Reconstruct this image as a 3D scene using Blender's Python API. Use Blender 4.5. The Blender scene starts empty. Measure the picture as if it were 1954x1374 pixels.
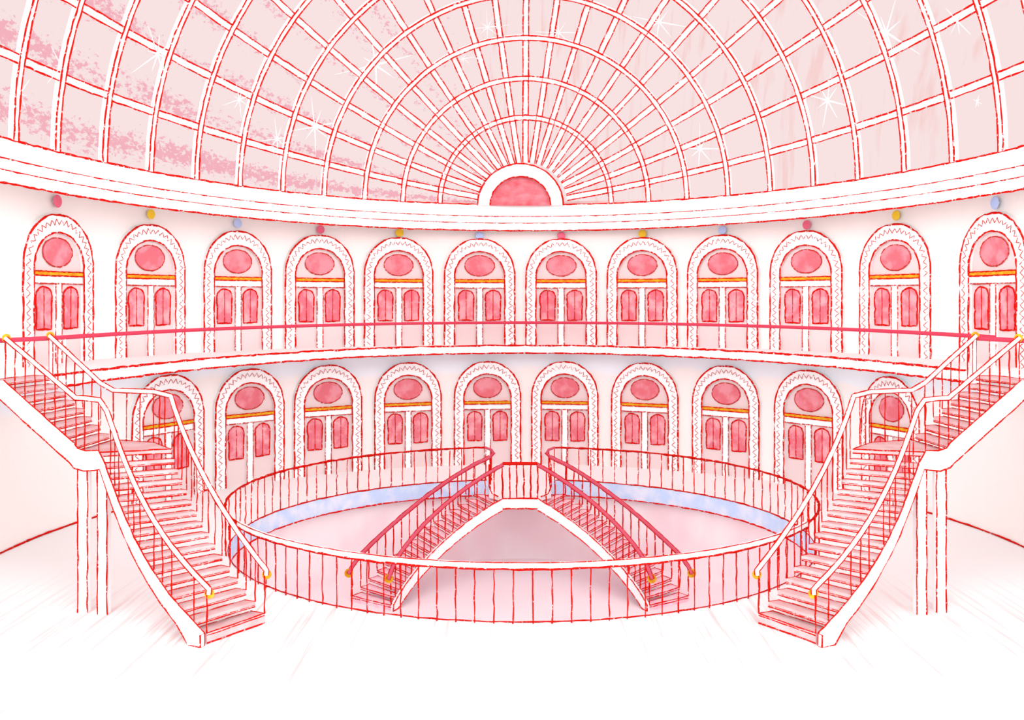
import bpy, math, random
import numpy as np
from mathutils import Vector, Matrix
random.seed(7)
PI = math.pi
sc = bpy.context.scene
COL = sc.collection

# ------------------------------------------------------------------ camera, world, fill suns, exposure
EYE = 7.6
cam_d = bpy.data.cameras.new('camera')
cam = bpy.data.objects.new('camera', cam_d); COL.objects.link(cam)
cam.location = (0, 0, EYE); cam.rotation_euler = (PI/2, 0, 0)
cam_d.sensor_width = 36; cam_d.lens = 1812/1954*36
cam_d.shift_x = -13/1954; cam_d.shift_y = -117/1954
cam_d.clip_end = 300
sc.camera = cam

world = bpy.data.worlds.new('sky'); sc.world = world; world.use_nodes = True
wb = world.node_tree.nodes['Background']
wb.inputs['Color'].default_value = (1, 1, 1, 1)
wb.inputs['Strength'].default_value = 0.75

def sun(name, rot, strength, angle):
    l = bpy.data.lights.new(name, 'SUN'); l.energy = strength; l.angle = math.radians(angle); l.color = (.86, 1, 1)
    o = bpy.data.objects.new(name, l); COL.objects.link(o); o.rotation_euler = [math.radians(a) for a in rot]
    return o
sun('fill_front_left', (85, 0, -50), 1.85, 45)      # broad fill lamps added on the open near side to even the lighting
sun('fill_front_right', (85, 0, 50), 1.85, 45)
sun('fill_front_high', (50, 0, 0), 1.2, 60)

vs = sc.view_settings
vs.view_transform = 'Standard'; vs.look = 'None'; vs.gamma = 1; vs.exposure = 0.5
vs.use_curve_mapping = False
sc.cycles.transparent_max_bounces = 24

# ------------------------------------------------------------------ materials
def lin(c):
    c = c/255
    return c/12.92 if c <= .04045 else ((c+.055)/1.055)**2.4
def rgb(r, g, b, k=1.0):
    return tuple(min(.97, lin(v)*k*w) for v, w in zip((r, g, b), (.80, .90, .90)))+(1,)
def raw(r, g, b, k=1.0):
    return tuple(min(.97, lin(v)*k) for v in (r, g, b))+(1,)

class NT:
    def __init__(s, name):
        s.m = bpy.data.materials.new(name); s.m.use_nodes = True
        s.t = s.m.node_tree; s.t.nodes.clear()
        s.out = s.n('ShaderNodeOutputMaterial')
    def n(s, k, **p):
        o = s.t.nodes.new(k)
        for a, b in p.items(): setattr(o, a, b)
        return o
    def l(s, a, b): s.t.links.new(a, b)
    def val(s, sock, v):
        if hasattr(v, 'is_output'): s.l(v, sock)
        else: sock.default_value = v
    def math(s, op, a, b=0.0, c=None):
        o = s.n('ShaderNodeMath', operation=op); s.val(o.inputs[0], a); s.val(o.inputs[1], b)
        if c is not None: s.val(o.inputs[2], c)
        return o.outputs[0]
    def coord(s):
        g = s.n('ShaderNodeNewGeometry'); return g.outputs['Position']
    def obj(s): return s.n('ShaderNodeTexCoord').outputs['Object']
    def scale(s, v, xyz):
        o = s.n('ShaderNodeVectorMath', operation='MULTIPLY'); s.l(v, o.inputs[0]); o.inputs[1].default_value = xyz
        return o.outputs[0]
    def noise(s, v, scale, detail=3, rough=.55):
        o = s.n('ShaderNodeTexNoise'); s.l(v, o.inputs['Vector']); o.inputs['Scale'].default_value = scale
        o.inputs['Detail'].default_value = detail; o.inputs['Roughness'].default_value = rough
        return o.outputs['Fac']
    def ramp(s, f, a, b):
        o = s.n('ShaderNodeMapRange'); s.l(f, o.inputs[0]); o.inputs[1].default_value = a; o.inputs[2].default_value = b
        return o.outputs[0]
    def mix(s, f, a, b):
        o = s.n('ShaderNodeMix', data_type='RGBA'); s.val(o.inputs[0], f); s.val(o.inputs[6], a); s.val(o.inputs[7], b)
        return o.outputs[2]
    def diffuse(s, c):
        o = s.n('ShaderNodeBsdfDiffuse'); s.val(o.inputs[0], c); return o.outputs[0]
    def end(s, sh): s.l(sh, s.out.inputs[0]); return s.m

def blotch(name, c1, c2, scale=2.0, lo=.4, hi=.6, xyz=(1, 1, 1), objc=False):
    t = NT(name); v = t.scale(t.obj() if objc else t.coord(), xyz)
    return t.end(t.diffuse(t.mix(t.ramp(t.noise(v, scale), lo, hi), c1, c2)))
def plain(name, c): return blotch(name, c, c)
def ink_mat(name, c, holes, scale):
    t = NT(name); v = t.coord()
    f = t.ramp(t.noise(v, scale, 2, .7), holes, holes+.06)
    tr = t.n('ShaderNodeBsdfTransparent')
    mx = t.n('ShaderNodeMixShader'); t.l(f, mx.inputs[0]); t.l(tr.outputs[0], mx.inputs[1]); t.l(t.diffuse(c), mx.inputs[2])
    return t.end(mx.outputs[0])

M = {}
M['white'] = plain('white_paint', (.95, .95, .95, 1))
M['ink_far'] = ink_mat('red_chalk_line_far', raw(228, 26, 18, .9), .385, 10)
M['ink_thin'] = ink_mat('red_chalk_line_broken', rgb(228, 60, 52), .42, 11)
M['ink'] = ink_mat('red_chalk_line', raw(224, 26, 18, .8), .37, 16)
M['pane_pink'] = blotch('rose_pane', rgb(232, 116, 130, 1.12), rgb(243, 165, 172, 1.12), 1.9, .42, .62, objc=False)
M['oval_pink'] = blotch('rose_oval', rgb(230, 112, 124, 1.12), rgb(238, 145, 155, 1.12), 1.6, .42, .6)
M['door_pink'] = plain('pale_pink_door', rgb(247, 213, 213, 1.06))
M['gold'] = blotch('gold_paint', rgb(245, 187, 45), rgb(236, 150, 40), 6)
M['tread'] = blotch('tread_pink', rgb(240, 178, 180), rgb(244, 198, 199), 2)
M['tread_low'] = blotch('tread_mauve', raw(246, 194, 208, 1.05), raw(250, 218, 226, 1.05), 2)
M['tread_edge'] = plain('tread_edge', rgb(250, 222, 221))
M['rail_rose'] = plain('rose_rail', rgb(232, 96, 118))
M['rail_red'] = plain('red_rail', rgb(232, 72, 96))
M['base_red'] = plain('red_rail_cap', rgb(228, 34, 24))
M['blue'] = blotch('pale_blue_edge', raw(194, 219, 253), raw(224, 234, 250), 1.5, .4, .65)
M['basement'] = blotch('basement_pink', raw(251, 231, 236), raw(252, 237, 241), .25, .35, .65)
M['basement_wall'] = blotch('basement_wall_pink', raw(251, 228, 233), raw(253, 242, 244), .3, .45, .6, (1, 1, .6))
M['globe_pink'] = plain('globe_pink', raw(236, 112, 138))
M['globe_yellow'] = plain('globe_yellow', raw(242, 203, 62))
M['globe_blue'] = plain('globe_blue', raw(188, 209, 252))
M['oculus'] = blotch('oculus_rose', rgb(233, 92, 104), rgb(238, 145, 155), 1.3, .35, .62, (1, 1, 1.8))

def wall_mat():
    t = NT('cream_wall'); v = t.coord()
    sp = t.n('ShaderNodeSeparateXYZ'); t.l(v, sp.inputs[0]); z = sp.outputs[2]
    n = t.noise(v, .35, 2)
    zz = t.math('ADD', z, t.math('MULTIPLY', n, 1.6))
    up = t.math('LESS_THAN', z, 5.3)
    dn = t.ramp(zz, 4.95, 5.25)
    m = t.math('MULTIPLY', up, dn)  # bluish shade under the gallery, painted into the wall colour
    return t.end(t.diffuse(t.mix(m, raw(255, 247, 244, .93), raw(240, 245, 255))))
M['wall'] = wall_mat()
def floor_mat():
    t = NT('pale_floor'); v = t.coord()
    streak = t.ramp(t.noise(t.scale(v, (6.5, .16, 1)), 1.0, 4, .7), .48, .66)
    sp = t.n('ShaderNodeSeparateXYZ'); t.l(v, sp.inputs[0])
    a = t.mix(t.math('MULTIPLY', t.math('MULTIPLY', streak, t.ramp(sp.outputs[1], 27, 22.5)), .7), raw(255, 254, 254), raw(232, 178, 178))
    big = t.ramp(t.noise(v, .09, 2), .42, .62)
    return t.end(t.diffuse(t.mix(t.math('MULTIPLY', big, .5), a, raw(254, 247, 247))))
M['floor'] = floor_mat()
def glass_mat():
    t = NT('pink_dome_glass'); v = t.coord()
    sp = t.n('ShaderNodeSeparateXYZ'); t.l(v, sp.inputs[0]); x, y, z = sp.outputs
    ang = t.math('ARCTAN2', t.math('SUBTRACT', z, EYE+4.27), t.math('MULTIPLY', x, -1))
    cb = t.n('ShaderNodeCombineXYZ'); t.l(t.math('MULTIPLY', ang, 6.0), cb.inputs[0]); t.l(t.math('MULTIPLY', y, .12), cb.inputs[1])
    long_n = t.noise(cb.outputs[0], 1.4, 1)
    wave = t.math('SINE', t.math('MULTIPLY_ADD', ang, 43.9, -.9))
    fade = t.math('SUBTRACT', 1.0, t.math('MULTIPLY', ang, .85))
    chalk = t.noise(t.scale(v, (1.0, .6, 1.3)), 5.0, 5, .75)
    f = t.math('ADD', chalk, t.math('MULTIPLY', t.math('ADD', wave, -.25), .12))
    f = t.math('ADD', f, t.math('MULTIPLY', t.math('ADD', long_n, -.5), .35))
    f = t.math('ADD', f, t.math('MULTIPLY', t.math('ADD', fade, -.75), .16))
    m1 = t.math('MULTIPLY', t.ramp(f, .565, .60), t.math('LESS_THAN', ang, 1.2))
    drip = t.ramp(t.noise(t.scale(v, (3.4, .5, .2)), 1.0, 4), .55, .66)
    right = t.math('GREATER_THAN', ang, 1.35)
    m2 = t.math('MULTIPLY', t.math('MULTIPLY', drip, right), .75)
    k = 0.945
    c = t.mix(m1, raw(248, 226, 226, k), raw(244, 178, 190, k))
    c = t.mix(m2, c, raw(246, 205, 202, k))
    tr = t.n('ShaderNodeBsdfTransparent'); t.l(c, tr.inputs[0])
    return t.end(tr.outputs[0])
M['glass'] = glass_mat()

# ------------------------------------------------------------------ mesh builder
class MB:
    def __init__(s): s.v = []; s.f = []; s.mi = []; s.mats = []
    def mat(s, m):
        if m not in s.mats: s.mats.append(m)
        return s.mats.index(m)
    def add(s, vs_, fs, m):
        b = len(s.v); k = s.mat(m); s.v += [tuple(p) for p in vs_]
        for f in fs: s.f.append(tuple(b+i for i in f)); s.mi.append(k)
    def loft(s, secs, m, closed_sec=True, caps=True, closed=False):
        n = len(secs[0]); vs_ = [p for q in secs for p in q]; fs = []
        r = len(secs)
        for i in range(r if closed else r-1):
            a = i*n; b = ((i+1) % r)*n
            for j in range(n if closed_sec else n-1):
                k = (j+1) % n; fs.append((a+j, a+k, b+k, b+j))
        if caps and not closed and closed_sec: fs += [tuple(range(n)), tuple((r-1)*n+j for j in range(n))[::-1]]
        s.add(vs_, fs, m)
    def tube(s, path, r, m, sides=6, jit=0, closed=False, rj=0):
        path = [Vector(p) for p in path]; N = len(path); secs = []
        ref = None
        for i, p in enumerate(path):
            a = path[(i-1) % N] if (i or closed) else p
            b = path[(i+1) % N] if (i < N-1 or closed) else p
            t = (b-a); t = t.normalized() if t.length > 1e-6 else Vector((0, 0, 1))
            if ref is None: ref = Vector((0, 0, 1)) if abs(t.z) < .9 else Vector((0, 1, 0))
            u = t.cross(ref)
            if u.length < 1e-4: u = t.orthogonal()
            u.normalize(); w = u.cross(t); ref = w
            q = p + (u*random.gauss(0, jit)+w*random.gauss(0, jit) if jit else Vector())
            rr = r*(1+(random.uniform(-rj, rj) if rj else 0))
            secs.append([q+(u*math.cos(2*PI*k/sides)+w*math.sin(2*PI*k/sides))*rr for k in range(sides)])
        s.loft(secs, m, closed=closed)
    def ink(s, path, r=.02, m='ink', seg=.22, closed=False, jit=.22):
        s.tube(resample(path, seg, closed), r, m, 4, r*jit, closed, .3)
    def prism(s, poly, d, m):          # poly: list of 3D points, d: offset vector
        n = len(poly); d = Vector(d); P = [Vector(p) for p in poly]
        vs_ = P+[p+d for p in P]
        fs = [tuple(range(n))[::-1], tuple(range(n, 2*n))]+[(i, (i+1) % n, n+(i+1) % n, n+i) for i in range(n)]
        s.add(vs_, fs, m)
    def ring(s, outer, inner, d, m):   # closed or open strip between two outlines, extruded by d
        d = Vector(d)
        secs = [[Vector(o), Vector(i), Vector(i)+d, Vector(o)+d] for o, i in zip(outer, inner)]
        s.loft(secs, m)
    def build(s, name, parent=None, loc=None):
        me = bpy.data.meshes.new(name)
        vs_ = s.v
        if loc is not None: vs_ = [(x-loc[0], y-loc[1], z-loc[2]) for x, y, z in vs_]
        me.from_pydata(vs_, [], s.f); me.update()
        for m in s.mats: me.materials.append(M[m])
        me.polygons.foreach_set('material_index', s.mi)
        o = bpy.data.objects.new(name, me); COL.objects.link(o)
        if loc is not None: o.location = loc
        if parent is not None: o.parent = parent
        return o

def resample(path, seg, closed=False):
    P = [Vector(p) for p in path]; out = []
    if closed: P = P+[P[0]]
    for a, b in zip(P[:-1], P[1:]):
        n = max(1, round((b-a).length/seg))
        for k in range(n): out.append(a.lerp(b, k/n))
    if not closed: out.append(P[-1])
    return out
def tag(o, label=None, cat=None, group=None, kind=None):
    for k, v in (('label', label), ('category', cat), ('group', group), ('kind', kind)):
        if v: o[k] = v
    return o
def empty(name, loc=(0, 0, 0), rz=0):
    o = bpy.data.objects.new(name, None); COL.objects.link(o); o.location = loc; o.rotation_euler = (0, 0, rz)
    o.empty_display_size = .3
    return o
def part(mb, name, root, label=None):
    """world-space geometry parented under a root standing at root.location (no rotation)"""
    o = mb.build(name, None, tuple(root.location)); o.parent = root; o.location = (0, 0, 0)
    if label: o['label'] = label
    return o
def copy_tree(o, parent=None):
    c = o.copy(); COL.objects.link(c); c.parent = parent
    for ch in list(o.children): copy_tree(ch, c)
    return c

# ------------------------------------------------------------------ plan of the hall
WC, WR = 28.33, 15.45                      # round wall
YN = 13.0                                  # the hall is left open towards the viewer here
GZ = 5.49                                  # gallery floor
CZ = EYE+4.27                              # spring line of the dome / top of cornice
EX, EY, EA, EB = .3, 23.5, 14.0, 19.7      # cornice and dome ellipse
BX, BY, BA, BB = .3, 23.0, 13.2, 19.8      # gallery edge ellipse
RX, RY, RA, RB = .1, 31.05, 9.25, 8.8      # ring opening in the floor
BZ = -3.4                                  # basement floor

def wall_line(off=0, n=90, yn=YN):
    R = WR-off
    pts = [(R, yn+(WC-yn)*k/8) for k in range(8)]
    pts += [(R*math.cos(a), WC+R*math.sin(a)) for a in [PI*k/n for k in range(n+1)]]
    pts += [(-R, WC-(WC-yn)*k/8) for k in range(1, 9)]
    return pts
def ell_line(x0, y0, a, b, off=0, n=110, yn=YN):
    a -= off; b -= off
    pts = [(x0+a, yn+(y0-yn)*k/6) for k in range(6)]
    pts += [(x0+a*math.cos(t), y0+b*math.sin(t)) for t in [PI*k/n for k in range(n+1)]]
    pts += [(x0-a, y0-(y0-yn)*k/6) for k in range(1, 7)]
    return pts

# wall
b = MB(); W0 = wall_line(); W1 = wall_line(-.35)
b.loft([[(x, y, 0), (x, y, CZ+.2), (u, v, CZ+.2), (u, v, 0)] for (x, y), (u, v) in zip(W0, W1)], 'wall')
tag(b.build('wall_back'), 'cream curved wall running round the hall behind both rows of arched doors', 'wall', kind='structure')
# skirting line at the foot of the wall, left and right of the doors
for side, lo, hi in (('left', 139, 180), ('right', 0, 41)):
    b = MB(); R = WR-.03
    pts = [(R*math.cos(math.radians(a)), WC+R*math.sin(math.radians(a)), .03) for a in np.arange(lo, hi, 1.0)]
    pts = pts+[(-R, WC-k, .03) for k in range(1, 16)] if side == 'left' else [(R, WC-k, .03) for k in range(15, 0, -1)]+pts
    b.ink(pts, .03, 'ink_far')
    o = tag(b.build('baseboard_'+side), 'thin red skirting line at the foot of the wall on the %s' % side, 'baseboard', kind='structure')

# floor with the oval opening
n = 160
def outer_hit(a):
    d = Vector((math.cos(a), math.sin(a)))
    for k in range(1, 3000):
        p = Vector((RX, RY))+d*k*.02
        r_in = (p.x**2+(p.y-WC)**2 < (WR+.3)**2) if p.y > WC else (abs(p.x) < WR+.3 and p.y > 4)
        if not r_in: return p
    return p
b = MB(); top = []; 
angs = [2*PI*k/n for k in range(n)]
secs = []
for a in angs:
    h = (RX+RA*math.cos(a), RY+RB*math.sin(a)); o_ = outer_hit(a)
    secs.append([(h[0], h[1], 0), (o_.x, o_.y, 0), (o_.x, o_.y, -.6), (h[0], h[1], -.6)])
b.loft(secs, 'floor', closed=True)
tag(b.build('floor'), 'pale white floor with faint pink streaks around the round opening', 'floor', kind='structure')
b = MB()
hole = [(RX+RA*math.cos(a), RY+RB*math.sin(a)) for a in angs]
hin = [(RX+(RA-.03)*math.cos(a), RY+(RB-.03)*math.sin(a)) for a in angs]
b.loft([[(x, y, -.01), (u, v, -.01), (u, v, -.62), (x, y, -.62)] for (x, y), (u, v) in zip(hole, hin)], 'blue', closed=True)
for q0, q1, rr in ((0, 37, .027), (44, 81, .027), (80, 161, .018)): b.ink([(*hin[q % 160], .015) for q in range(q0, q1)], rr, 'ink')
b.ink([(x, y, -.62) for x, y in hin], .028, 'ink_far', closed=True)
tag(b.build('trim_1'), 'pale blue rim edging the round opening in the floor, outlined in red', 'rim', kind='structure')
# basement
b = MB(); bw = [(RX+(RA+.35)*math.cos(a), RY+(RB+.35)*math.sin(a)) for a in angs]
b.loft([[(x, y, BZ), (x, y, -.6)] for x, y in bw], 'basement_wall', closed_sec=False, caps=False, closed=True)
tag(b.build('wall_basement'), 'pale pink round wall of the sunken lower level beneath the blue rim', 'wall', kind='structure')
b = MB(); b.prism([(x, y, BZ-.2) for x, y in bw], (0, 0, .2), 'basement')
tag(b.build('floor_basement'), 'pink floor of the sunken lower level inside the round opening', 'floor', kind='structure')

# gallery
edge = [p for p in ell_line(BX, BY, BA, BB, 0, 140) if p[1] > 26.1]
edge_r = edge[0]; edge_l = edge[-1]
inner = [(13.1, YN), (13.1, 24.25), (12.57, 25.9)]+edge+[(-12.9, 25.85), (-13.42, 24.3), (-13.42, YN)]
def wall_pt(p):                       # matching point on the wall, seen from the hall centre
    x, y = p
    if y < 26.0: return (math.copysign(WR, x), y)
    d = Vector((x, y-20)).normalized(); 
    # intersect ray from (0,20) with circle centre (0,WC)
    bq = d.y*(20-WC); cq = (20-WC)**2-WR**2
    k = -bq+math.sqrt(bq*bq-cq)
    return (d.x*k, 20+d.y*k)
b = MB()
b.loft([[(x, y, GZ), wall_pt((x, y))+(GZ,), wall_pt((x, y))+(GZ-.34,), (x, y, GZ-.34)] for x, y in inner], 'white')
b.ink([(x, y, GZ) for x, y in inner[6:-2]], .038, 'ink_far')
b.ink([(x, y, GZ-.34) for x, y in inner[6:-2]], .034, 'ink_far')
tag(b.build('floor_gallery'), 'narrow white upper gallery with a red-lined edge running round the wall', 'gallery', kind='structure')

# cornice: three stepped bands under the dome
zs = [CZ, CZ-.51, CZ-.81, EYE+3.1]; offs = [0, -.06, -.12]
b = MB(); L = [ell_line(EX, EY, EA, EB, o) for o in offs]; WL = ell_line(EX, EY, EA+1.75, EB+.95)
def towall(p, q=1.0):
    x, y = wall_pt(p); return (x, y)
secs = []
for i in range(len(L[0])):
    s_ = []
    for k in range(3): s_ += [(*L[k][i], zs[k]), (*L[k][i], zs[k+1])]
    w = wall_pt(L[0][i])
    secs.append(s_+[(w[0], w[1], EYE+4.1), (w[0], w[1], CZ)])
b.loft(secs, 'white')
for k, z in enumerate(zs):
    LL = L[min(k, 2)]
    b.ink([(x, y, z) for x, y in LL], .032, 'ink_far')
tag(b.build('trim_2'), 'wide white cornice of three red-lined bands beneath the glass dome', 'cornice', kind='structure')

# ------------------------------------------------------------------ dome
def dome(th, D, off=0.0):
    """point on the dome: th angle about the long axis (0 = right spring, pi = left), D distance along the hall"""
    r = EA*math.sqrt(max(0, 1-((D-EY)/EB)**2)) if D > EY else EA
    r -= off
    return Vector((EX+r*math.cos(th), D, CZ+r*math.sin(th)))
Dmax = EY+EB*math.sqrt(1-(1.6/EA)**2)
def Dlist(n=46, d1=None):
    d1 = d1 or Dmax
    out = [14, 17, 20, 23.4]
    a1 = math.asin((d1-EY)/EB)
    return out+[EY+EB*math.sin(a1*k/n) for k in range(1, n+1)]
b = MB(); Ds = Dlist(40, EY+EB*.9999)
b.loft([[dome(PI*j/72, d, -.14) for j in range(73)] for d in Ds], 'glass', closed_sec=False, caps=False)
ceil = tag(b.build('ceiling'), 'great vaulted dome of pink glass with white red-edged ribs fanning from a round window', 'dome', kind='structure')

def sweep_rib(mb, pts, nrm, w, depth, r, inkm):
    """flat rib: pts on the inner face, nrm inward normals"""
    N = len(pts); secs = []; e1 = []; e2 = []
    for i, p in enumerate(pts):
        t = (pts[min(i+1, N-1)]-pts[max(i-1, 0)]).normalized(); nn = nrm[i]
        u = t.cross(nn).normalized()
        a = p+u*w/2; c = p-u*w/2
        secs.append([a, c, c-nn*depth, a-nn*depth]); e1.append(a+nn*r*.4); e2.append(c+nn*r*.4)
    mb.loft(secs, 'white'); mb.ink(e1, r, inkm, .3); mb.ink(e2, r, inkm, .3)
def dnorm(th, D):
    e = 1e-3
    a = (dome(th+e, D)-dome(th-e, D)); c = (dome(th, D+e)-dome(th, D-e))
    n_ = a.cross(c).normalized()
    cen = Vector((EX, EY, CZ))
    return n_ if n_.dot(cen-dome(th, D)) > 0 else -n_
mer = []
for k in range(1, 20):
    th = math.radians(9*k)
    ds = Dlist(44, EY+EB*math.sqrt(1-(1.9/EA)**2))[2:]
    b = MB(); sweep_rib(b, [dome(th, d) for d in ds], [dnorm(th, d) for d in ds], .24, .1, .028, 'ink_far')
    b.build('long_rib', ceil)
offs_px = [166, 237, 310, 388, 468, 550, 634, 722, 812, 904, 985]
for px in offs_px:
    t = px/1812
    A = t*t/EA**2+1/EB**2; B_ = -2*EY/EB**2; C_ = (EY/EB)**2-1
    D = (-B_+math.sqrt(B_*B_-4*A*C_))/2/A
    ths = [PI*j/80 for j in range(81)]
    b = MB(); pts = [dome(th, D, .06) for th in ths]; nr = [dnorm(th, D) for th in ths]
    sweep_rib(b, pts, nr, .21, .16, .028, 'ink_far')
    b.build('arch_rib', ceil)

# half-round window at the head of the dome
oy = 42.9; ox = .07
root = empty('window_1', (ox, oy, CZ))
tag(root, 'half-round rose window in a thick white frame at the centre above the cornice', 'window', kind='structure')
b = MB(); aa = [PI*k/40 for k in range(41)]
O = [(ox+1.94*math.cos(a), oy, CZ-.05+1.88*math.sin(a)) for a in aa]; I = [(ox+1.36*math.cos(a), oy, CZ-.05+1.30*math.sin(a)) for a in aa]
b.ring(O, I, (0, .25, 0), 'white'); b.ink([(x, y-.02, z) for x, y, z in O], .034, 'ink_far'); b.ink([(x, y-.02, z) for x, y, z in I], .03, 'ink_far')
part(b, 'window_frame', root)
b = MB(); b.prism([(x, y+.12, z) for x, y, z in I], (0, .06, 0), 'oculus'); part(b, 'window_pane', root, 'rose red half-round pane')

# sparkles on the glass
def pix_dome(px, py):
    dx, dz = (px-990)/1812, (570-py)/1812
    best = None
    D = 24.0
    while D < 43.2:
        x, z = dx*D, EYE+dz*D
        r = math.hypot(x-EX, z-CZ); rr = EA*math.sqrt(max(0, 1-((D-EY)/EB)**2))-.02
        if r > rr: return Vector((x, D, z))
        D += .01
    return None
M['sparkle'] = plain('sparkle_white', (.95, .93, .93, 1))
stars = [(36, 180, 46, 'small white sparkle on the glass at the far left edge of the dome'),
 (116, 126, 58, 'white sparkle on the left glass beside the outermost left arch rib'),
 (300, 103, 80, 'wide white sparkle across the third left arch rib of the dome'),
 (456, 190, 46, 'white sparkle on the left glass below the wide one'),
 (600, 242, 72, 'long-rayed white sparkle on the lower left glass of the dome'),
 (528, 265, 48, 'white sparkle low on the left glass just above the cornice'),
 (716, 124, 92, 'largest white sparkle on the left half of the dome'),
 (930, 52, 46, 'white sparkle on the glass left of the top centre rib'),
 (884, 112, 32, 'small white sparkle on the glass left of centre, under a bigger one'),
 (1066, 62, 50, 'white sparkle on the glass right of the top centre rib'),
 (1258, 42, 66, 'white sparkle at the top of the dome, right of centre'),
 (1336, 284, 60, 'white sparkle low on the right glass above the cornice'),
 (1692, 62, 92, 'largest white sparkle on the right half of the dome'),
 (1580, 192, 70, 'white sparkle at mid height on the right glass'),
 (1828, 40, 44, 'white sparkle high near the right edge of the dome'),
 (1866, 194, 16, 'tiny white sparkle low near the right edge of the dome')]
for px, py, R, lab in stars:
    p = pix_dome(px, py)
    if p is None: continue
    th = math.atan2(p.z-CZ, p.x-EX); nn = dnorm(th, p.y)
    r = R/1812*p.y
    u = Vector((1, 0, 0)); u = (u-nn*u.dot(nn)).normalized(); w = nn.cross(u)
    if w.z < 0: w = -w
    b = MB(); poly = []
    rays = [(3, 1.0), (93, .85), (181, .95), (268, .8), (60, .5), (140, .35), (222, .45), (318, .6)]
    rays.sort()
    for i, (a, l) in enumerate(rays):
        a2 = rays[(i+1) % 8][0]+(360 if i == 7 else 0)
        for ang, rad in ((a, l), ((a+a2)/2, .06)):
            t_ = math.radians(ang); poly.append((u*math.cos(t_)+w*math.sin(t_))*r*rad)
    cidx = [tuple(q) for q in poly]+[(0, 0, 0)]+[tuple(q+nn*.012) for q in poly]+[tuple(nn*.03)]
    n_ = len(poly); fs = [(i, (i+1) % n_, n_) for i in range(n_)]+[(n_+1+i, n_+1+(i+1) % n_, 2*n_+1) for i in range(n_)]
    b.add(cidx, fs, 'sparkle')
    o = b.build('sparkle', ceil); o.location = p+nn*.01; o['label'] = lab

# ------------------------------------------------------------------ arched doors (one model, local frame: x along wall, -y to the hall)
def arch(hw, zs_, rise, n=28, z0=0.0):
    """outline from bottom right, over the arch, to bottom left"""
    return [(hw, z0)]+[(hw*math.cos(PI*k/n), zs_+rise*math.sin(PI*k/n)**.92) for k in range(n+1)]+[(-hw, z0)]
def door_model():
    root = empty('door_1')
    # arch frame
    o = arch(1.56, 3.10, 1.74); i = arch(1.12, 3.05, 1.22)
    b = MB(); b.ring([(x, -.16, z) for x, z in o], [(x, -.16, z) for x, z in i], (0, .5, 0), 'white')
    b.ink([(x, -.16, z) for x, z in o], .038, 'ink_far'); b.ink([(x, -.16, z) for x, z in i], .034, 'ink_far')
    b.build('arch_frame', root)
    # carved wavy line in the frame
    mid = resample([(x, -.17, z) for x, z in arch(1.37, 3.08, 1.52, 40)], .062)
    b = MB(); pts = []
    for k, p in enumerate(mid):
        q = mid[min(k+1, len(mid)-1)]-mid[max(k-1, 0)]; nn = Vector((q.z, 0, -q.x)).normalized()
        pts.append(p+nn*(.085*math.sin(k*PI/2)+random.uniform(-.02, .02)))
    b.tube(pts, .015, 'ink_thin', 4)
    b.build('wavy_moulding', root)
    # tympanum
    ty = arch(1.14, 3.05, 1.24, 28, 2.9)
    b = MB(); b.prism([(x, -.04, z) for x, z in ty], (0, .3, 0), 'door_pink'); fan = b.build('tympanum', root)
    b = MB(); N = 36; el = [(.66*math.cos(2*PI*k/N), -.07, 3.62+.47*math.sin(2*PI*k/N)) for k in range(N)]
    b.prism(el, (0, .1, 0), 'oval_pink'); b.ink([(x, -.075, z) for x, _, z in el], .024, 'ink_thin', .1, True); b.build('oval_window', fan)
    # gold bar and lintel
    b = MB()
    def box(mb, x0, x1, y0, y1, z0, z1, m): mb.prism([(x0, y0, z0), (x1, y0, z0), (x1, y0, z1), (x0, y0, z1)], (0, y1-y0, 0), m)
    box(b, -1.08, 1.08, -.15, .1, 2.865, 2.975, 'gold'); b.ink([(-1.1, -.155, 2.985), (1.1, -.155, 2.985)], .022, 'ink_far', .1); b.ink([(-1.1, -.155, 2.85), (1.1, -.155, 2.85)], .024, 'ink_far', .1)
    b.build('gold_bar', root)
    b = MB(); box(b, -1.12, 1.12, -.11, .1, 2.6, 2.85, 'white'); b.ink([(-1.1, -.115, 2.6), (1.1, -.115, 2.6)], .024, 'ink_thin', .1); b.build('lintel', root)
    b = MB(); box(b, -.135, .135, -.11, .1, 0, 2.6, 'white')
    for x in (-.135, .135): b.ink([(x, -.115, 0), (x, -.115, 2.58)], .024, 'ink_thin')
    b.build('mullion', root)
    for s_ in (-1, 1):
        b = MB(); x0, x1 = sorted((s_*.13, s_*1.13)); box(b, x0, x1, -.04, .1, 0, 2.62, 'door_pink'); leaf = b.build('door_leaf', root)
        cx = s_*.60; hw = .345
        pa = [(cx+hw*.92, 1.13)]+[(cx+hw*math.cos(PI*k/14), 2.2+.3*math.sin(PI*k/14)) for k in range(15)]+[(cx-hw*.92, 1.13)]
        b = MB(); b.prism([(x, -.06, z) for x, z in pa], (0, .06, 0), 'pane_pink')
        b.ink([(x, -.07, z) for x, z in pa], .03, 'ink_far', .12, True); b.ink([(cx, -.07, 1.13), (cx, -.07, 2.5)], .018, 'ink_far', .12)
        b.build('door_pane', leaf)
    return root
proto = door_model()
def wall_angle(px):
    t = (px-990)/1812; R = WR-.12
    A = 1+t*t; B_ = -2*WC; C_ = WC*WC-R*R
    Y = (-B_+math.sqrt(B_*B_-4*A*C_))/2/A
    return math.atan2(Y-WC, t*Y)
names = ['leftmost', 'second from the left', 'third from the left', 'fourth from the left', 'fifth from the left', 'sixth from the left',
         'seventh from the left', 'eighth from the left', 'ninth from the left', 'tenth from the left', 'eleventh from the left', 'rightmost']
up = [106, 284, 452, 609, 760, 915, 1071, 1226, 1380, 1540, 1711, 1901]
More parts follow.
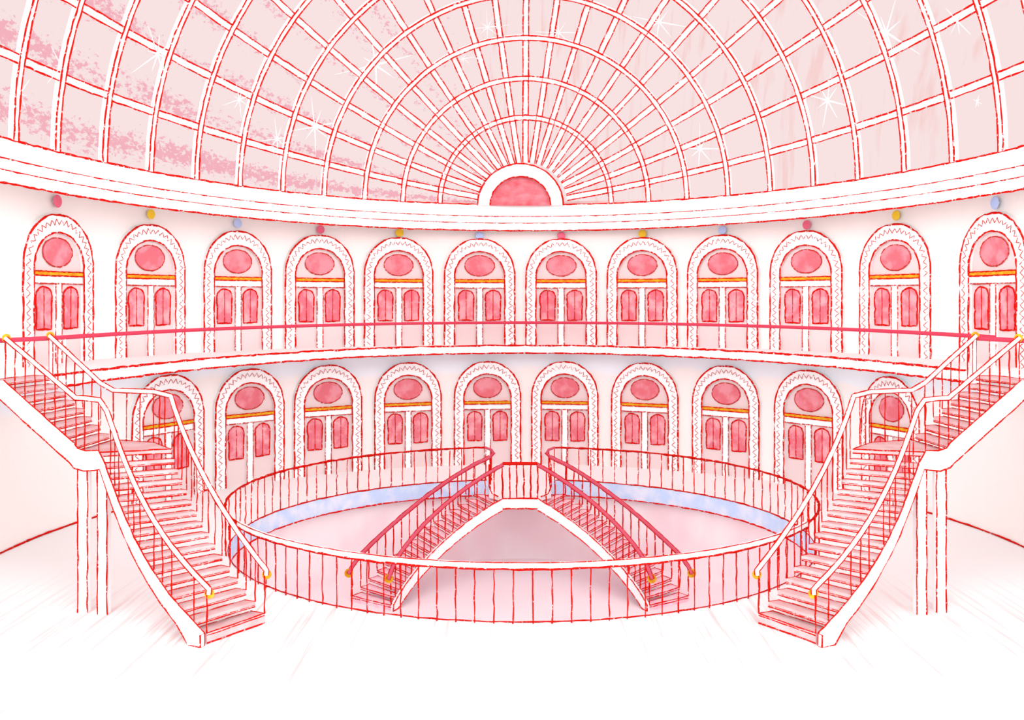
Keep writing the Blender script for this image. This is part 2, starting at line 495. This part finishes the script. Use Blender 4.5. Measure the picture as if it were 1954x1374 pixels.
lo = [318, 475, 625, 778, 930, 1078, 1231, 1386, 1545, 1702]
upw = [1.12, 1.03, .98, 1.0, 1.0, 1.03, 1.03, 1.02, 1.02, 1.05, 1.06, 1.1]
low = [1.06, 1.0, .98, .97, .97, .97, .97, .97, 1.0, .86]
k = 0
for row, (xs, ws, z0, hs) in enumerate(((up, upw, GZ, 1.0), (lo, low, 0, .975))):
    for j, (px, w) in enumerate(zip(xs, ws)):
        a = wall_angle(px); R = WR*math.cos(1.56*w/WR)-.03
        d = proto if k == 0 else copy_tree(proto)
        d.name = 'door_%d' % (k+1)
        d.location = (R*math.cos(a), WC+R*math.sin(a), z0); d.rotation_euler = (0, 0, a-PI/2); d.scale = (w, 1, hs)
        nm = names[j] if j < len(xs)-1 else 'rightmost'
        tag(d, ('tall arched pink double door with white frame, %s in the upper gallery row' if row == 0 else 'arched pink double door with white frame, %s in the ground floor row') % nm, 'door',
            'upper arched doors' if row == 0 else 'ground floor arched doors', 'structure')
        k += 1

# globes above the upper doors
gx = [108, 287, 453, 611, 762, 915, 1071, 1226, 1379, 1540, 1711, 1900]
gy = [384, 409, 426, 438, 444, 450, 450, 446, 439, 429, 411, 387]
def globe_mb(m):
    b = MB(); N = 20
    b.loft([[(.185*math.sin(PI*i/12)*math.cos(2*PI*j/N), .03*math.cos(PI*i/12), .185*math.sin(PI*i/12)*math.sin(2*PI*j/N)) for j in range(N)] for i in range(1, 12)], m)
    return b
for j, (px, py) in enumerate(zip(gx, gy)):
    c = ('pink', 'yellow', 'blue')[j % 3]
    a = wall_angle(px); R = WR-.16
    x, y = R*math.cos(a), WC+R*math.sin(a); z = EYE+(570-py)/1812*y
    r = empty('round_light', (x, y, z), a-PI/2)
    if j in (0, 11): r.scale = (1.15, 1.15, 1.15)
    globe_mb('globe_'+c).build('disc', r)
    b = MB(); b.tube([(0, .02, 0), (0, .13, 0)], .05, 'white', 8); b.build('bracket', r)
    tag(r, 'round %s disc light above the upper arched door, %s' % (c, names[j]), 'light', 'round disc lights above the upper doors')

# ------------------------------------------------------------------ railings
def rail_tube(mb, path, r, m, inkr, inkm='ink', seg=.15):
    P = resample(path, seg); mb.tube(P, r, m, 8)
    N = len(P); a_ = []; c_ = []
    for i, p in enumerate(P):
        t = (P[min(i+1, N-1)]-P[max(i-1, 0)]).normalized()
        u = t.cross(Vector((0, 1, -.2)))
        u = u.normalized() if u.length > .15 else Vector((1, 0, 0))
        if a_ and u.dot(last) < 0: u = -u
        last = u
        a_.append(p+u*(r+.006)); c_.append(p-u*(r+.006))
    mb.ink(a_, inkr, inkm); mb.ink(c_, inkr, inkm)
def ring_pt(deg, off=.06):
    a = math.radians(deg); return (RX+(RA+off)*math.cos(a), RY+(RB+off)*math.sin(a))
RH = 1.36
def baluster(root, x, y, z0, z1, r=.024, m='ink'):
    b = MB(); b.ink([(x, y, z0), (x, y, z1)], r, m, .2, jit=.35); return part(b, 'baluster', root)
def ring_rail(name, a0, a1, nb, front, label, cat):
    c = ring_pt((a0+a1)/2); root = empty(name, (c[0], c[1], 0)); tag(root, label, cat)
    degs = np.linspace(a0, a1, 100)
    pts = [(*ring_pt(d), RH) for d in degs]
    b = MB()
    if front:
        secs = []
        for (x, y, z) in pts:
            d = Vector((x-RX, y-RY, 0)).normalized()
            p = Vector((x, y, z)); secs.append([p-d*.05+Vector((0, 0, .07)), p+d*.05+Vector((0, 0, .07)), p+d*.05-Vector((0, 0, .07)), p-d*.05-Vector((0, 0, .07))])
        b.loft(secs, 'white')
        b.ink([q[1]+Vector((0, 0, .01)) for q in secs], .014, 'ink'); b.ink([q[2] for q in secs], .026, 'ink')
    else:
        b.ink(pts, .042, 'ink', jit=.15)
    part(b, 'handrail', root)
    for q, d in enumerate(np.linspace(a0, a1, nb)):
        x, y = ring_pt(d)
        if q % 2 and ((not front and y < 30.6) or (front and y > 27.2 and q > 1)): continue
        baluster(root, x, y, 0, RH-.04, .017 if front else .021, 'ink' if front else 'ink_far')
    return root
ring_rail('railing', -147.5, -32.5, 42, True, 'curved front railing with white handrail on the near side of the round opening', 'railing')
back_l = ring_rail('railing', 212.5, 99.2, 37, False, 'curved red back railing left of the stairs, round the far side of the opening', 'railing')
back_r = ring_rail('railing', -32.5, 81.4, 37, False, 'curved red back railing right of the stairs, round the far side of the opening', 'railing')

# gallery handrail
gz = GZ+1.03
path = [(x, y, gz) for x, y in [(12.95, 24.3), (12.5, 25.95)]+edge+[(-12.85, 25.9), (-13.45, 24.3), (-13.45, 22.5)]]
root = empty('gallery_handrail', (0, 42.8, GZ)); tag(root, 'long thin rose red handrail running round the edge of the upper gallery', 'handrail')
b = MB(); b.tube(resample(path, .5), .062, 'rail_red', 8); part(b, 'rail', root)
for i in (2, len(path)-4):
    x, y, z = path[i]; b = MB(); b.tube([(x, y, GZ), (x, y, gz)], .03, 'white', 6); part(b, 'end_post', root)

# ------------------------------------------------------------------ the two grand staircases
Lp = [(-6.91,21.0),(-7.14,20.97),(-7.49,21.05),(-7.71,21.1),(-8.08,21.47),(-8.25,21.58),(-8.51,21.74),(-8.77,21.97),(-8.98,22.13),(-9.17,22.25),(-9.4,22.55),(-9.49,22.53),(-9.59,22.57),(-9.75,22.68),(-9.9,22.8),(-10.15,23.2)]
Rp = [(-5.96,22.26),(-6.17,22.24),(-6.43,22.38),(-6.69,22.57),(-6.9,22.73),(-7.15,22.77),(-7.27,22.76),(-7.52,23.06),(-7.69,23.06),(-7.86,23.24),(-8.05,23.31),(-8.21,23.39),(-8.28,23.42),(-8.46,23.59),(-8.59,23.63),(-8.66,23.66)]
def smooth(P, deg=3):
    t = np.arange(len(P)); P = np.array(P)
    return list(zip(np.polyval(np.polyfit(t, P[:, 0], deg), t), np.polyval(np.polyfit(t, P[:, 1], deg), t)))
Ls, Rs = smooth(Lp), smooth(Rp)
LZ = 3.85; R1 = LZ/16; R2 = (GZ-LZ)/8
upN = [(-10.8-.33*i, 23.15+.157*i) for i in range(8)]       # near side of the upper flight, seven treads and the top
upF = [(-10.72-.29*i, 24.85+.135*i) for i in range(8)]
def staircase(mir, side):
    mx = (lambda x: -.33-x) if mir else (lambda x: x)
    V = lambda x, y, z: (mx(x), y, z)
    root = empty('staircase', (mx(-9.0), 22.8, 0))
    tag(root, 'grand white and pink staircase on the %s climbing from the floor to the upper gallery' % side, 'staircase')
    def tread(a, b_, c, d, z, name='tread', th=.115, ink=.017):
        mb = MB(); mb.prism([V(*a, z-.012), V(*b_, z-.012), V(*c, z-.012), V(*d, z-.012)], (0, 0, -(th-.012)), 'tread')
        mb.prism([V(*a, z), V(*b_, z), V(*c, z), V(*d, z)], (0, 0, -.012), 'tread')
        mb.ink([V(*a, z-.08), V(*b_, z-.08)], ink*.6, 'ink_thin'); mb.ink([V(*a, z-th), V(*b_, z-th)], ink*.9, 'ink')
        mb.ink([V(*b_, z), V(*c, z)], ink*.8, 'ink'); mb.ink([V(*c, z), V(*d, z)], ink, 'ink')
        part(mb, name, root)
    def ext(p, q, f): return (p[0]+(q[0]-p[0])*f, p[1]+(q[1]-p[1])*f)
    for i in range(15):
        z = (i+1)*R1; a, b_ = Ls[i], Rs[i]; c, d = ext(b_, Rs[i+1], 1.12), ext(a, Ls[i+1], 1.12)
        if i == 0:
            c, d = ext(b_, Rs[2], .75), ext(a, Ls[2], .75)
            mb = MB(); mb.prism([V(*a, z), V(*b_, z), V(*c, z), V(*d, z)], (0, 0, -z), 'tread')
            for zz, rr in ((z, .017), (z-.05, .014), (.02, .02)): mb.ink([V(*a, zz), V(*b_, zz)], rr, 'ink')
            mb.ink([V(*b_, z), V(*c, z), V(*d, z)], .016, 'ink')
            part(mb, 'tread', root); continue
        tread(a, b_, c, d, z)
    # landing
    lp = [(-10.15, 23.2), (-8.66, 23.66), (-9.5, 24.75), (-10.75, 25.2), (-10.9, 23.45), (-10.5, 23.12)]
    mb = MB(); mb.prism([V(*p, LZ) for p in lp], (0, 0, -.1), 'tread'); mb.ink([V(*p, LZ) for p in lp], .018, 'ink', closed=True)
    mb.ink([V(*p, LZ-.1) for p in lp[:3]], .016, 'ink'); part(mb, 'landing', root)
    # upper flight
    for i in range(7):
        z = LZ+(i+1)*R2; a, b_ = upN[i], upF[i]
        tread(a, b_, ext(b_, upF[i+1], 1.15), ext(a, upN[i+1], 1.15), z)
    e7 = (upN[7][0]-.5, upN[7][1]+.1), (upF[7][0]-.5, upF[7][1]+.1)
    tread(upN[7], upF[7], e7[1], e7[0], GZ+.015, 'top_tread')
    # stringer on the outer side, swept in one piece from foot to gallery
    path = [(Ls[0][0]-.02, Ls[0][1]-.1, R1)]+[(Ls[i][0]-.03, Ls[i][1]-.05, (i+1)*R1) for i in range(1, 15)]
    path += [(-10.22, 23.08, LZ+.02), (-10.5, 23.02, LZ+.02), (-10.72, 23.06, LZ+.08)]
    path += [(p[0]-.02, p[1]-.06, LZ+(i+1)*R2) for i, p in enumerate(upN)]
    path = [Vector(p) for p in path]; secs = []; eT = []; eB = []
    for i, p in enumerate(path):
        t = path[min(i+1, len(path)-1)]-path[max(i-1, 0)]; t.z = 0; t.normalize(); nn = Vector((t.y, -t.x, 0))
        if nn.y > 0: nn = -nn
        dep = .42 if p.z > LZ-.2 else .10+.26*(1-p.z/LZ)**1.6
        zt = p.z+.03; zb = max(0.0, p.z-dep)
        if i == 1: zb = 0
        q = p+nn*.13
        secs.append([Vector(V(p.x, p.y, zt)), Vector(V(q.x, q.y, zt)), Vector(V(q.x, q.y, zb)), Vector(V(p.x, p.y, zb))])
        eT.append(V(p.x, p.y, zt+.01)); eB.append(V(q.x, q.y, zb))
    mb = MB(); mb.loft(secs, 'white'); mb.ink(eT, .02, 'ink'); mb.ink(eB, .02, 'ink')
    mb.ink([secs[0][0], secs[0][1], secs[0][2], secs[0][3]], .02, 'ink', closed=True)
    part(mb, 'stringer', root)
    # columns under the landing
    for cx, cy in ((-10.56, 23.1), (-10.02, 22.95)):
        mb = MB(); w = .115; zt = LZ-.36
        mb.prism([V(cx-w, cy-w, 0), V(cx+w, cy-w, 0), V(cx+w, cy+w, 0), V(cx-w, cy+w, 0)], (0, 0, zt), 'white')
        for s_ in (-1, 1): mb.ink([V(cx+s_*w, cy-w, 0), V(cx+s_*w, cy-w, zt)], .019, 'ink')
        part(mb, 'support_column', root)
    # handrails
    def rz(z, i): return z+1.02+.28*min(1, i/15)
    near = [(*Ls[i], rz((i+1)*R1, i)) for i in range(0, 15)]+[(-10.2, 23.1, LZ+1.28), (-10.5, 23.05, LZ+1.33), (-10.8, 23.15, LZ+1.33)]
    near += [(upN[i][0], upN[i][1], LZ+1.33+i*(GZ-LZ-.23)/7) for i in range(1, 8)]
    far = [(*Rs[i], (i+1)*R1+1.06+.24*min(1, i/15)) for i in range(0, 15)]+[(-8.68, 23.68, LZ+1.32), (-9.5, 24.7, LZ+1.33), (-10.72, 25.1, LZ+1.33)]
    far += [(upF[i][0], upF[i][1], LZ+1.33+i*(GZ-LZ-.23)/7) for i in range(1, 8)]
    for nm, P in (('near', near), ('far', far)):
        p0 = Vector(P[0]); d0 = (p0-Vector(P[1])).normalized()
        foot = [tuple(p0+d0*.22-Vector((0, 0, .12))), tuple(p0+d0*.22), P[0]]
        foot = [tuple(p0+Vector((d0.x*.06, d0.y*.06, -.16))), tuple(p0+Vector((d0.x*.07, d0.y*.07, -.05)))]+list(P)
        mb = MB(); rail_tube(mb, [V(*p) for p in foot], .048, 'white', .017); hr = part(mb, 'handrail', root)
        # gilt ends
        for e in (foot[0], P[-1]):
            c = Vector(V(*e)); mb = MB(); N = 14
            mb.tube([c+Vector((0, .03, 0)), c+Vector((0, .06, 0))], .11, 'gold', N)
            part_o = mb.build('gilt_end', None, tuple(root.location)); part_o.parent = hr; part_o.location = (0, 0, 0)
    for i in range(1, 15):
        for Q, P in ((Ls, near), (Rs, far)):
            if Q is Ls and i % 4 == 2: continue
            x, y = Q[i]; baluster(root, mx(x), y, (i+1)*R1, P[i][2]-.04, .015)
    for e, P, z0 in ((Ls[0], near, R1), (Rs[0], far, R1)): baluster(root, mx(e[0]), e[1], z0, P[0][2]-.1, .02)
    # landing balusters
    for f in np.linspace(0, 1, 4)[1:]:
        x = -8.68+f*(-9.5+8.68); y = 23.68+f*(24.7-23.68); baluster(root, mx(x), y, LZ, LZ+1.28, .016)
    for f in np.linspace(0, 1, 4)[1:]:
        x = -9.5+f*(-10.72+9.5); y = 24.7+f*.4; baluster(root, mx(x), y, LZ, LZ+1.28, .016)
    for x, y in ((-10.22, 23.1), (-10.55, 23.07), (-10.8, 23.15)): baluster(root, mx(x), y, LZ, LZ+1.28, .017)
    for i in range(1, 8):
        z = LZ+(i+1)*R2
        baluster(root, mx(upN[i][0]), upN[i][1], z, near[len(near)-8+i][2]-.04, .018)
        baluster(root, mx(upF[i][0]), upF[i][1], z, far[len(far)-8+i][2]-.04, .016)
    # white newel post at the gallery
    x, y = upF[7]; mb = MB(); mb.tube([V(x+.05, y, GZ), V(x+.05, y, GZ+1.0)], .05, 'white', 8)
    for s_ in (-1, 1): mb.ink([V(x+.05+s_*.05, y-.02, GZ), V(x+.05+s_*.05, y-.02, GZ+1.0)], .013, 'ink')
    part(mb, 'newel_post', root)
staircase(False, 'left'); staircase(True, 'right')

# ------------------------------------------------------------------ stairs down to the basement
def curve(pts, n):
    P = np.array(pts); t = np.linspace(0, 1, len(P)); tt = np.linspace(0, 1, n)
    return [tuple(np.polyval(np.polyfit(t, P[:, k], 3), q) for k in range(2)) for q in tt]
NT_ = 17
nearB = curve([(-4.5, 33.45), (-3.9, 34.4), (-3.0, 35.4), (-1.9, 35.95), (-.6, 36.05)], NT_)
farB = curve([(-6.04, 34.5), (-5.1, 35.9), (-3.9, 37.2), (-2.8, 37.7), (-1.4, 37.8)], NT_)
RB_ = -BZ/NT_
def low_stair(mir, side):
    mx = (lambda x: .1-x) if mir else (lambda x: x)
    V = lambda x, y, z: (mx(x), y, z)
    root = empty('basement_stair', (mx(-4.8), 34.5, BZ))
    tag(root, 'curved pink stair descending %s from the central landing into the sunken level' % side, 'staircase')
    zt = lambda i: BZ+(i+1)*RB_
    for i in range(NT_-1):
        z = zt(i); a, b_ = farB[i], nearB[i]
        f = 1.1; c = tuple(b_[k]+(nearB[i+1][k]-b_[k])*f for k in (0, 1)); d = tuple(a[k]+(farB[i+1][k]-a[k])*f for k in (0, 1))
        mb = MB(); mb.prism([V(*p, z) for p in (a, b_, c, d)], (0, 0, -.07), 'tread_low')
        for q in ((a, b_), (c, d), (d, a)): mb.ink([V(*p, z) for p in q], .02, 'ink_far')
        mb.ink([V(*a, z-.07), V(*b_, z-.07)], .018, 'ink_far')
        if i == 0: mb.prism([V(*p, z-.07) for p in (a, b_, c, d)], (0, 0, -(z-.07-BZ)), 'tread_low')
        part(mb, 'tread', root)
    secs = []; eT = []; eB = []
    for i in range(NT_):
        x, y = nearB[i]; z = zt(i); 
        t = Vector(nearB[min(i+1, NT_-1)])-Vector(nearB[max(i-1, 0)]); t.normalize(); nn = Vector((t.y, -t.x))
        if nn.y > 0: nn = -nn
        q = Vector((x, y))+nn*.1
        zb = max(BZ, z-.42)
        secs.append([V(x, y, z+.03), V(q.x, q.y, z+.03), V(q.x, q.y, zb), V(x, y, zb)]); eT.append(V(q.x, q.y, z+.03)); eB.append(V(q.x, q.y, zb))
    mb = MB(); mb.loft(secs, 'white'); mb.ink(eT, .028, 'ink_far'); mb.ink(eB, .026, 'ink_far'); mb.ink([secs[0][1], secs[0][2]], .024, 'ink_far')
    part(mb, 'stringer', root)
    for nm, Q, hh in (('near', nearB, 1.3), ('far', farB, 1.2)):
        P = [(*Q[i], zt(i)+hh-.12*(i == 0)) for i in range(NT_)]
        if nm == 'far': P[-1] = (-1.15, 37.8, 1.3)
        d = Vector(P[0])-Vector(P[1]); d.normalize()
        foot = tuple(Vector(P[0])+Vector((d.x*.25, d.y*.25, -.22)))
        mb = MB(); path = [V(*p) for p in [foot]+P]
        rail_tube(mb, path, .062, 'rail_rose', .02); hr = part(mb, 'handrail', root)
        c = Vector(V(*foot)); mb = MB(); mb.tube([c+Vector((0, .05, 0)), c+Vector((0, .09, 0))], .16, 'gold', 14)
        g = mb.build('gilt_end', None, tuple(root.location)); g.parent = hr; g.location = (0, 0, 0)
        for i in range(0, NT_-1): baluster(root, mx(Q[i][0]), Q[i][1], zt(i), P[i][2]-.04, .024, 'ink_far')
low_stair(False, 'left'); low_stair(True, 'right')

# central landing bridging the back of the ring to the two basement stairs
root = empty('stair_landing', (.05, 37.5, 0)); tag(root, 'small central landing with red railing where the two basement stairs meet', 'landing')
lp = [(-.6, 36.05), (.7, 36.05), (1.25, 36.7), (1.25, 39.9), (-1.15, 39.9), (-1.15, 36.7)]
b = MB(); b.prism([(x, y, .02) for x, y in lp], (0, 0, -.12), 'floor'); part(b, 'deck', root)
b = MB(); b.prism([(-.62, 36.0, .02), (.72, 36.0, .02), (.72, 36.0, -.36), (-.62, 36.0, -.36)], (0, .1, 0), 'white')
b.ink([(-.62, 35.98, .03), (.72, 35.98, .03)], .028, 'ink_far'); b.ink([(-.62, 35.98, -.36), (.72, 35.98, -.36)], .026, 'ink_far'); part(b, 'fascia', root)
b = MB(); b.tube(resample([(-.62, 36.05, 1.34), (.72, 36.05, 1.34)], .2), .06, 'base_red', 8); part(b, 'handrail', root)
for x in np.linspace(-.62, .72, 6): baluster(root, x, 36.05, .02, 1.3, .03, 'ink_far')
for s_, x0, x1, yb in ((-1, -1.15, -.95, 39.0), (1, 1.25, 1.05, 39.0)):
    # corner posts curving in to the deck and the returns of the back rails
    b = MB(); b.ink([(x0, 36.7, 1.2), (x0, 36.7, .35), (x0-s_*.12, 36.5, .1), (x0-s_*.4, 36.2, .04)], .026, 'ink_far'); part(b, 'corner_post', root)
    b = MB(); pts = [(x0+s_*.25, 39.8, RH), (x0, 39.6, RH-.06), (x0-s_*.12, 38.9, RH-.1), (x0, 37.9, 1.28)]
    b.tube(resample(pts, .15), .055, 'rail_rose', 8); b.ink([(x-s_*.05, y, z) for x, y, z in pts], .022, 'ink_far'); part(b, 'return_rail', root)
    for y in (39.6, 38.7, 37.8): baluster(root, x0, y, .02, 1.26, .024, 'ink_far')
